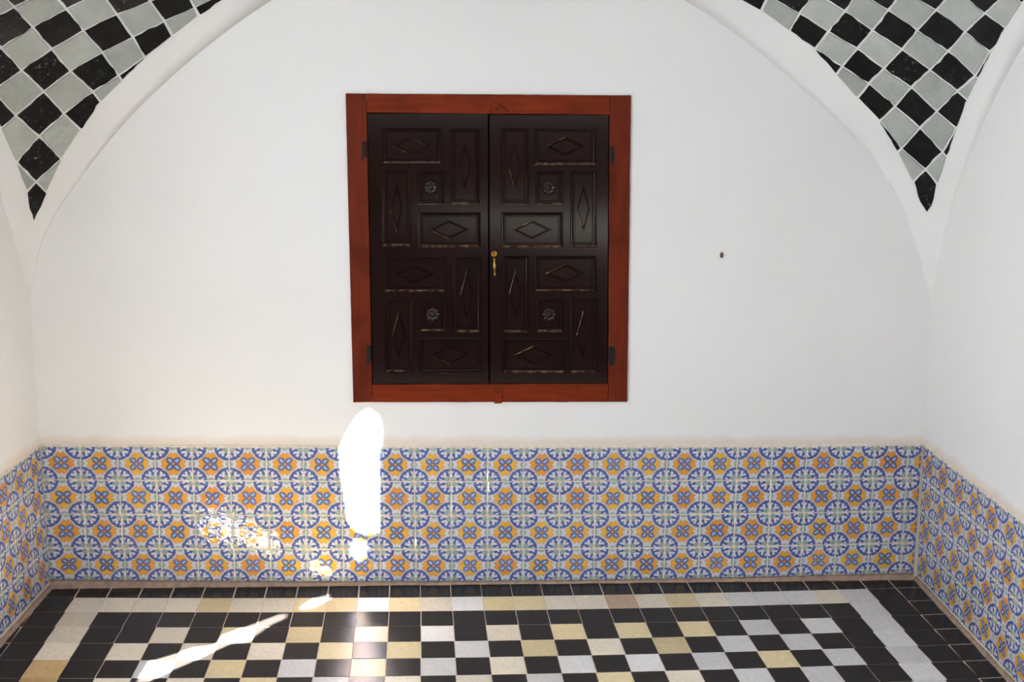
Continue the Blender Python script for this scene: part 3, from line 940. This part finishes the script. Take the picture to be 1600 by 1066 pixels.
FT = 0.008
GF = 0.0010
floor_pieces = []
for r in range(-2, 7):
    for c in range(-3, 27):
        k = paving(c, r)
        g_ = GF / .11
        if k and (r == -1 or c in (-1, 24)):
            g_ = GF * .35 / .11
        quad = [floor_pt(c + g_, r + 1 - g_), floor_pt(c + 1 - g_, r + 1 - g_), floor_pt(c + 1 - g_, r + g_), floor_pt(c + g_, r + g_)]
        # trim to the walls
        poly = list(quad)
        trimmed = False
        lims = [((0, 1), -0.004), ((1, -SIDE_R[1]), SIDE_R[0] - .004), ((-1, SIDE_L[1]), -SIDE_L[0] - .004)]
        for n, d in lims:
            np_ = clip_convex(poly, n, d)
            if np_ != poly:
                trimmed = True
            poly = np_
            if len(poly) < 3:
                break
        if len(poly) < 3:
            continue
        ar = abs(sum(poly[i][0] * poly[(i + 1) % len(poly)][1] - poly[(i + 1) % len(poly)][0] * poly[i][1] for i in range(len(poly)))) / 2
        if ar < 2e-4:
            continue
        nm, me = ('marble_tile', F_MARBLE[k]) if k else ('black_tile', F_BLACK)
        dz = random.uniform(-.0004, .0004)
        if trimmed:
            cut_tile(nm, floor, poly, lambda x, y: (x, y, -.008), None, M_MARBLE[k] if k else M_BLACK, FT, (0, 0, 1))
        else:
            place_tile(me, nm, floor, [(x, y, -.008 + dz) for x, y in quad], None, FT, .0012)
# the paving nearer than the picture's lower edge, joined
for nm, want in (('black_tiles', False), ('marble_tiles', True)):
    f = MB()
    for r in range(7, 24):
        for c in range(-3, 28):
            if bool(paving(c, r)) != want:
                continue
            q = []
            for dc, dr in ((0, 1), (1, 1), (1, 0), (0, 0)):
                x, y = floor_pt(c + dc, 7)
                x0, y0 = floor_pt(c + dc, 6)
                q.append((x + (x - x0) * (r + dr - 7), y + (y - y0) * (r + dr - 7)))
            f.add([(x, y, 0) for x, y in q], [(0, 1, 2, 3)])
    f.build(nm, M_MARBLE['c'] if want else M_BLACK, floor, 'stuff')

# --- vault tiles: hand cut squares, rims chipped
CEN = Vector((1.55, -1.6, 1.3))


def vault_tiles(data, nm):
    for black, pts in data:
        P = [Vector(p) for p in pts]
        cen = sum(P, Vector()) / len(P)
        N = Vector()
        for i in range(len(P)):
            N += (P[i] - cen).cross(P[(i + 1) % len(P)] - cen)
        N.normalize()
        if N.dot(CEN - cen) < 0:
            N.negate()
        # finer, slightly ragged outline
        out = []
        for i in range(len(P)):
            a, b = P[i], P[(i + 1) % len(P)]
            L = (b - a).length
            m = max(1, int(L / .022))
            side = N.cross((b - a).normalized())
            for k in range(m):
                q = a.lerp(b, k / m)
                amp = random.choice((.001, .0022, .0035)) if black else .0008
                if k:
                    q = q + side * random.uniform(-amp, amp)
                else:
                    q = q.lerp(cen, random.uniform(0, .025))
                out.append(q)
        n = len(out)
        lift = random.uniform(.0025, .0045)
        v = [q - N * .004 for q in out] + [q + N * lift * .5 for q in out] + [q.lerp(cen, .03) + N * lift for q in out] + [cen + N * lift]
        f = []
        for k in range(n):
            j = (k + 1) % n
            f += [(k, j, n + j, n + k), (n + k, n + j, 2 * n + j, 2 * n + k), (2 * n + k, 2 * n + j, 3 * n)]
        me = bpy.data.meshes.new(nm)
        me.from_pydata([p - cen for p in v], [], f)
        bm = bmesh.new(); bm.from_mesh(me)
        bmesh.ops.recalc_face_normals(bm, faces=bm.faces)
        bm.faces.ensure_lookup_table()
        if bm.faces[2].normal.dot(N) < 0:
            bmesh.ops.reverse_faces(bm, faces=bm.faces)
        bm.to_mesh(me); bm.free()
        me.materials.append(M_VBLACK if black else M_VWHITE)
        o = link_obj('black_tile' if black else 'white_tile', me, ceiling)
        o.location = cen


vault_tiles(VAULT_L, 'vault_tile')
vault_tiles(VAULT_R, 'vault_tile')

# --- mortar fillets where the floor meets the walls
def fillet(name, path, inward, up, w, h, hs=None):
    mb = MB()
    rows = []
    for i, p in enumerate(path):
        p = Vector(p)
        k = 1 + .35 * noise.noise(Vector((p.x * 9, p.y * 9, 3.1))) + .2 * noise.noise(Vector((p.x * 31, p.y * 31, 1.7)))
        q = Vector(inward(p))
        if hs:
            h = hs[i] / k
        rows.append([p + Vector((0, 0, h * k)), p + q * .35 * w * k + Vector((0, 0, h * .42 * k)), p + q * w * k + Vector((0, 0, .0002)), p + q * w * k + Vector((0, 0, -.006)), p + Vector((0, 0, -.006))])
    n = 5
    for r in rows:
        mb.v += [tuple(t) for t in r]
    for i in range(len(rows) - 1):
        for k in range(n):
            j = (k + 1) % n
            mb.f.append((i * n + k, i * n + j, (i + 1) * n + j, (i + 1) * n + k))
    return mb.build(name, M_BASE, None, 'structure', True)


fillet('baseboard_back', [(i * .025, -.004, 0) for i in range(0, 128)], lambda p: (0, -1, 0), None, .011, .012, [max(.007, wall_pt(i * .19, 4)[1] + .002) for i in range(0, 128)])
fillet('baseboard_left', [(side_x(SIDE_L, -i * .025, 0) + .004, -i * .025, 0) for i in range(0, 110)], lambda p: (1, 0, 0), None, .012, .014)
fillet('baseboard_right', [(side_x(SIDE_R, -i * .025, 0) - .004, -i * .025, 0) for i in range(0, 110)], lambda p: (-1, 0, 0), None, .014, .012)

# ------------------------------------------------------------------ the wall cupboard
root_xz = CUPXZ(765, 629)
ROOT = (root_xz[0], 0.0, root_xz[1])
cup = bpy.data.objects.new('wall_cupboard', None)
C.objects.link(cup)
cup.location = ROOT
cup['label'] = 'dark carved double-door wooden cupboard in a red-brown frame set into the white wall'
cup['category'] = 'cupboard'


def K(px, py, y):           # board coordinates on the cupboard front -> point, relative to its root
    x, z = CUPXZ(px, py)
    return (x - ROOT[0], y, z - ROOT[2])


YF = -0.010      # frame face
YD = -0.002      # door face


def board(name, quad, y0, y1, mat, parent, chamfer=.9):
    mb = MB()
    c = [sum(p[0] for p in quad) / 4, sum(p[1] for p in quad) / 4]
    # subdivided, hand planed edge
    def ringp(inset, y):
        l = []
        for i in range(4):
            a, b = quad[i], quad[(i + 1) % 4]
            L = math.hypot(b[0] - a[0], b[1] - a[1])
            m = max(1, int(L / 14))
            for k in range(m):
                t = k / m
                px, py = a[0] + (b[0] - a[0]) * t, a[1] + (b[1] - a[1]) * t
                w = .45 * noise.noise(Vector((px * .09, py * .09, i)))
                nx, ny = (b[1] - a[1]) / L, -(b[0] - a[0]) / L
                px += nx * w; py += ny * w
                sx = 1 if px < c[0] else -1
                sy = 1 if py < c[1] else -1
                l.append(K(px + sx * inset * (1 if k == 0 or i in (1, 3) else 0), py + sy * inset * (1 if k == 0 or i in (0, 2) else 0), y))
        return l
    mb.loft([ringp(0, y1), ringp(0, y0 + .0015), ringp(chamfer, y0)], True, True)
    return mb.build(name, mat, parent)


# frame: two stiles full height, two rails between them
board('frame_stile', [(540, 146), (572.3, 146.5), (582, 628.5), (552, 629)], YF, .05, M_FRAME_Z, cup)
board('frame_stile', [(953, 149), (986, 149), (980, 628), (950.5, 628)], YF, .05, M_FRAME_Z, cup)
board('frame_rail', [(572.8, 146.5), (952.6, 149), (952.8, 179.4), (572.9, 176)], YF, .05, M_FRAME_X, cup)
board('frame_rail', [(581.4, 601.3), (950.2, 600), (950.2, 628), (582, 628.6)], YF, .05, M_FRAME_X, cup)
bk = MB()
bk.add([K(560, 165, .045), K(965, 165, .045), K(962, 615, .045), K(568, 615, .045), K(560, 165, .055), K(965, 165, .055), K(962, 615, .055), K(568, 615, .055)],
       [(0, 1, 2, 3), (7, 6, 5, 4), (0, 4, 5, 1), (1, 5, 6, 2), (2, 6, 7, 3), (3, 7, 4, 0)])
bk.build('back_panel', M_DARKHOLE, cup)


def panel(parent, rect, kind):
    """raised moulding round a recessed field; kind: 'h' / 'v' lozenge or 'r' rosette"""
    u0, u1, w0, w1 = rect
    mb = MB()
    def rl(i, y):
        return [K(u0 + i, w0 + i, y), K(u1 - i, w0 + i, y), K(u1 - i, w1 - i, y), K(u0 + i, w1 - i, y)]
    prof = [(0, .014), (0, YD - .0035), (.9, YD - .008), (2.2, YD - .0078), (3.4, YD - .001), (4.6, YD + .0005), (5.2, YD - .0012), (6.4, YD - .0012), (7.4, YD + .004)]
    mb.loft([rl(i, y) for i, y in prof], False, True)
    o = mb.build('panel', M_DOOR, parent)
    o.data.materials.append(M_WORN_GLINT)
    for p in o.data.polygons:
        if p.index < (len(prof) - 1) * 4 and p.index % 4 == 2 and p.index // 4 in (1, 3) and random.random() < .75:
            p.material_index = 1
    cu, cw = (u0 + u1) / 2, (w0 + w1) / 2
    yf = YD + .004
    if kind in 'hv':
        a, b = (32, 15) if kind == 'h' else (10.5, 39)
        dm = MB()
        def dl(k, y):
            return [K(cu - a * k, cw, y), K(cu, cw - b * k, y), K(cu + a * k, cw, y), K(cu, cw + b * k, y)]
        dm.loft([dl(1.0, yf + .001), dl(.90, yf - .006), dl(.85, yf - .006), dl(.72, yf - .001)], False, True)
        lz = dm.build('lozenge', M_DOOR, parent)
        lz.data.materials.append(M_WORN_GLINT)
        glint_face = (3 if cu < 764 else 0) if kind == 'h' else (3 if cw < 393 else 0)  # lozenge edge that gets a highlight painted in tan
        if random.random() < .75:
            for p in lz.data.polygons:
                if p.index == glint_face:
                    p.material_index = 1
    else:
        rm = MB()
        n, R = 48, 12.0
        loops = []
        for rr, hh, sc in ((1.0, 0.0, 1), (.95, .003, 1), (.75, .0065, 1), (.5, .0045, .5), (.36, .002, .2), (.30, .006, 0), (.16, .0085, 0), (.03, .009, 0)):
            l = []
            for i in range(n):
                t = 2 * PI * i / n
                pet = abs(math.cos(4 * t))
                rad = R * rr * (1 - sc * .16 * (1 - pet))
                h_ = hh * (1 - sc * .55 * (1 - pet) ** 2)
                l.append(K(cu + rad * math.cos(t), cw + rad * math.sin(t), yf + .0008 - h_))
            loops.append(l)
        rm.loft(loops, False, True)
        rm.build('rosette', M_DOOR, parent, None, True)


def door(edge, rects):
    """leaf: pinwheel of rails and stiles with openings, panels set in them"""
    l0, l1, r0_, r1_, t, b_ = edge
    mb = MB()
    lo, hi = min(l0, l1) , max(r0_, r1_)
    def fn(u, w, d):
        # outer edges lean with the frame; inner lines stay as measured
        f = (w - t) / (b_ - t)
        if u == lo:
            u = l0 + (l1 - l0) * f
        elif u == hi:
            u = r0_ + (r1_ - r0_) * f
        return K(u, w, d)
    plate(mb, (lo, hi), (t, b_), [q[:4] for q in rects], fn, YD, .022)
    leaf = build_plate(mb, 'door', M_DOOR, cup)
    for q in rects:
        panel(leaf, q[:4], q[4])
    return leaf


DL = [(597, 690, 200, 256, 'h'), (704, 749, 201, 320, 'v'), (597, 642, 266, 385.5, 'v'), (652, 694, 267, 320, 'r'), (653, 751, 332, 387, 'h'),
      (600, 696, 402, 457, 'h'), (708, 751, 402, 520, 'v'), (601.5, 645, 466, 583, 'v'), (655.5, 698, 466, 519, 'r'), (654.5, 752, 528, 583.5, 'h')]
DR = [(783, 826.5, 200, 320, 'v'), (835, 932, 200, 258, 'h'), (837, 880, 267, 321, 'r'), (891.5, 933, 267, 387, 'v'), (783.5, 880, 332, 387.5, 'h'),
      (785, 826.5, 400, 520, 'v'), (835, 932, 400, 456.5, 'h'), (838, 880, 466, 519.5, 'r'), (890, 933, 466, 583.5, 'v'), (785, 883, 528.5, 583.5, 'h')]
door_l = door((574.0, 583.0, 762.3, 763.0, 178.0, 600.3), DL)
door_r = door((765.2, 766.0, 951.0, 949.0, 180.0, 599.5), DR)

# brass pull on the right leaf
hb = MB()
cx, cy = 772.2, 397.0
c3 = K(cx, cy, YD)
n = 20
loops = []
for rr, hh in ((5.4, 0), (5.4, .004), (4.6, .008), (3.4, .0095), (2.6, .008), (2.2, .002)):
    loops.append([K(cx + rr * math.cos(2 * PI * i / n), cy + rr * math.sin(2 * PI * i / n), YD - hh) for i in range(n)])
hb.loft(loops, True, True)
hb.build('handle_rose', M_BRASS, door_r, None, True)
hp = MB()
p0 = Vector(K(772.0, 402.5, YD - .014)); p1 = Vector(K(772.8, 430.5, YD - .014))
prof = [(.0, .0018), (.06, .0045), (.12, .0026), (.2, .003), (.38, .0055), (.5, .0062), (.62, .0055), (.8, .0030), (.86, .0026), (.92, .0052), (.97, .0048), (1.0, .001)]
loops = []
for t, r_ in prof:
    q = p0.lerp(p1, t)
    loops.append([(q.x + r_ * math.cos(2 * PI * i / 14), q.y + r_ * math.sin(2 * PI * i / 14), q.z) for i in range(14)])
hp.loft(loops, True, True)
hp.lathe([(.0025, -.0142), (.0025, .003)], (p0.x, YD, p0.z - .004), 'Y', 10)
hp.lathe([(.0025, -.0142), (.0025, .003)], (p1.x, YD, p1.z + .004), 'Y', 10)
hp.build('handle', M_BRASS, door_r, None, True)


def hinge(px, py, s, plate_w, parent=None):
    h = MB()
    c = K(px, py, YF - .004)
    h.lathe([(.001, -.026), (.0042, -.025), (.0042, -.0085), (.0034, -.008), (.0034, -.0065), (.0042, -.006), (.0042, .006), (.0034, .0065), (.0034, .008), (.0042, .0085), (.0042, .025), (.001, .026)], c, 'Z', 10)
    if plate_w:
        u0, u1 = sorted((px, px + s * plate_w))
        l = [(u0, py - 12), (u1 - 2, py - 12), (u1, py - 8), (u1, py + 12), (u1 - 2, py + 17), (u0, py + 20)]
        h.loft([[K(u, w, YF + .001) for u, w in l], [K(u, w, YF - .0015) for u, w in l]], True, True)
    h.build('hinge', M_IRON, cup)


hinge(570.5, 233, -1, 5)
hinge(578.5, 551, -1, 5)
hinge(955, 240, 1, 5)
hinge(952, 553, 1, 9)

# wooden turn buttons that keep the leaves shut
tb = MB()
def slab(mb, pts, y0, y1):
    mb.loft([[K(u, w, y1) for u, w in pts], [K(u, w, y0 + .002) for u, w in pts],
             [K(u + (sum(p[0] for p in pts) / len(pts) - u) * .1, w + (sum(p[1] for p in pts) / len(pts) - w) * .1, y0) for u, w in pts]], True, True)
slab(tb, [(767, 163), (771, 160.5), (777, 161), (781, 165), (793, 171), (795, 174), (793, 178), (780, 178.5), (770, 178), (766.5, 174)], YF - .007, YF + .001)
o = tb.build('turn_button', M_FRAME_X, cup)
tb = MB()
slab(tb, [(770.5, 607), (784, 606), (785, 612), (783.5, 617), (785, 622), (784, 629.5), (772.5, 630), (771, 622), (773, 616), (770, 612)], YF - .007, YF + .001)
tb.build('turn_button', M_FRAME_X, cup)
for (px, py) in ((775, 169), (777.5, 612)):
    s_ = MB(); c = K(px, py, YF - .0068)
    s_.lathe([(.0045, .001), (.004, -.0012), (.001, -.002)], c, 'Y', 10)
    s_.build('screw', M_IRON, cup)

# ------------------------------------------------------------------ small plug stub in the wall
pg = MB()
cx, cz = 2.363, 1.2225
loops = []
for k, y in ((1.0, .004), (1.0, -.0035), (.8, -.005), (.45, -.0045), (.4, -.0005)):
    loops.append([(cx + .0062 * k * math.cos(2 * PI * i / 12) * (1 + .15 * math.sin(3 * i)), y, cz + .0115 * k * math.sin(2 * PI * i / 12)) for i in range(12)])
pg.loft(loops, True, True)
po = pg.build('wall_plug', M_RUST, None, None, True, (cx, 0, cz))
po['label'] = 'small rusty plug stub stuck in the white wall beside the cupboard'
po['category'] = 'plug'
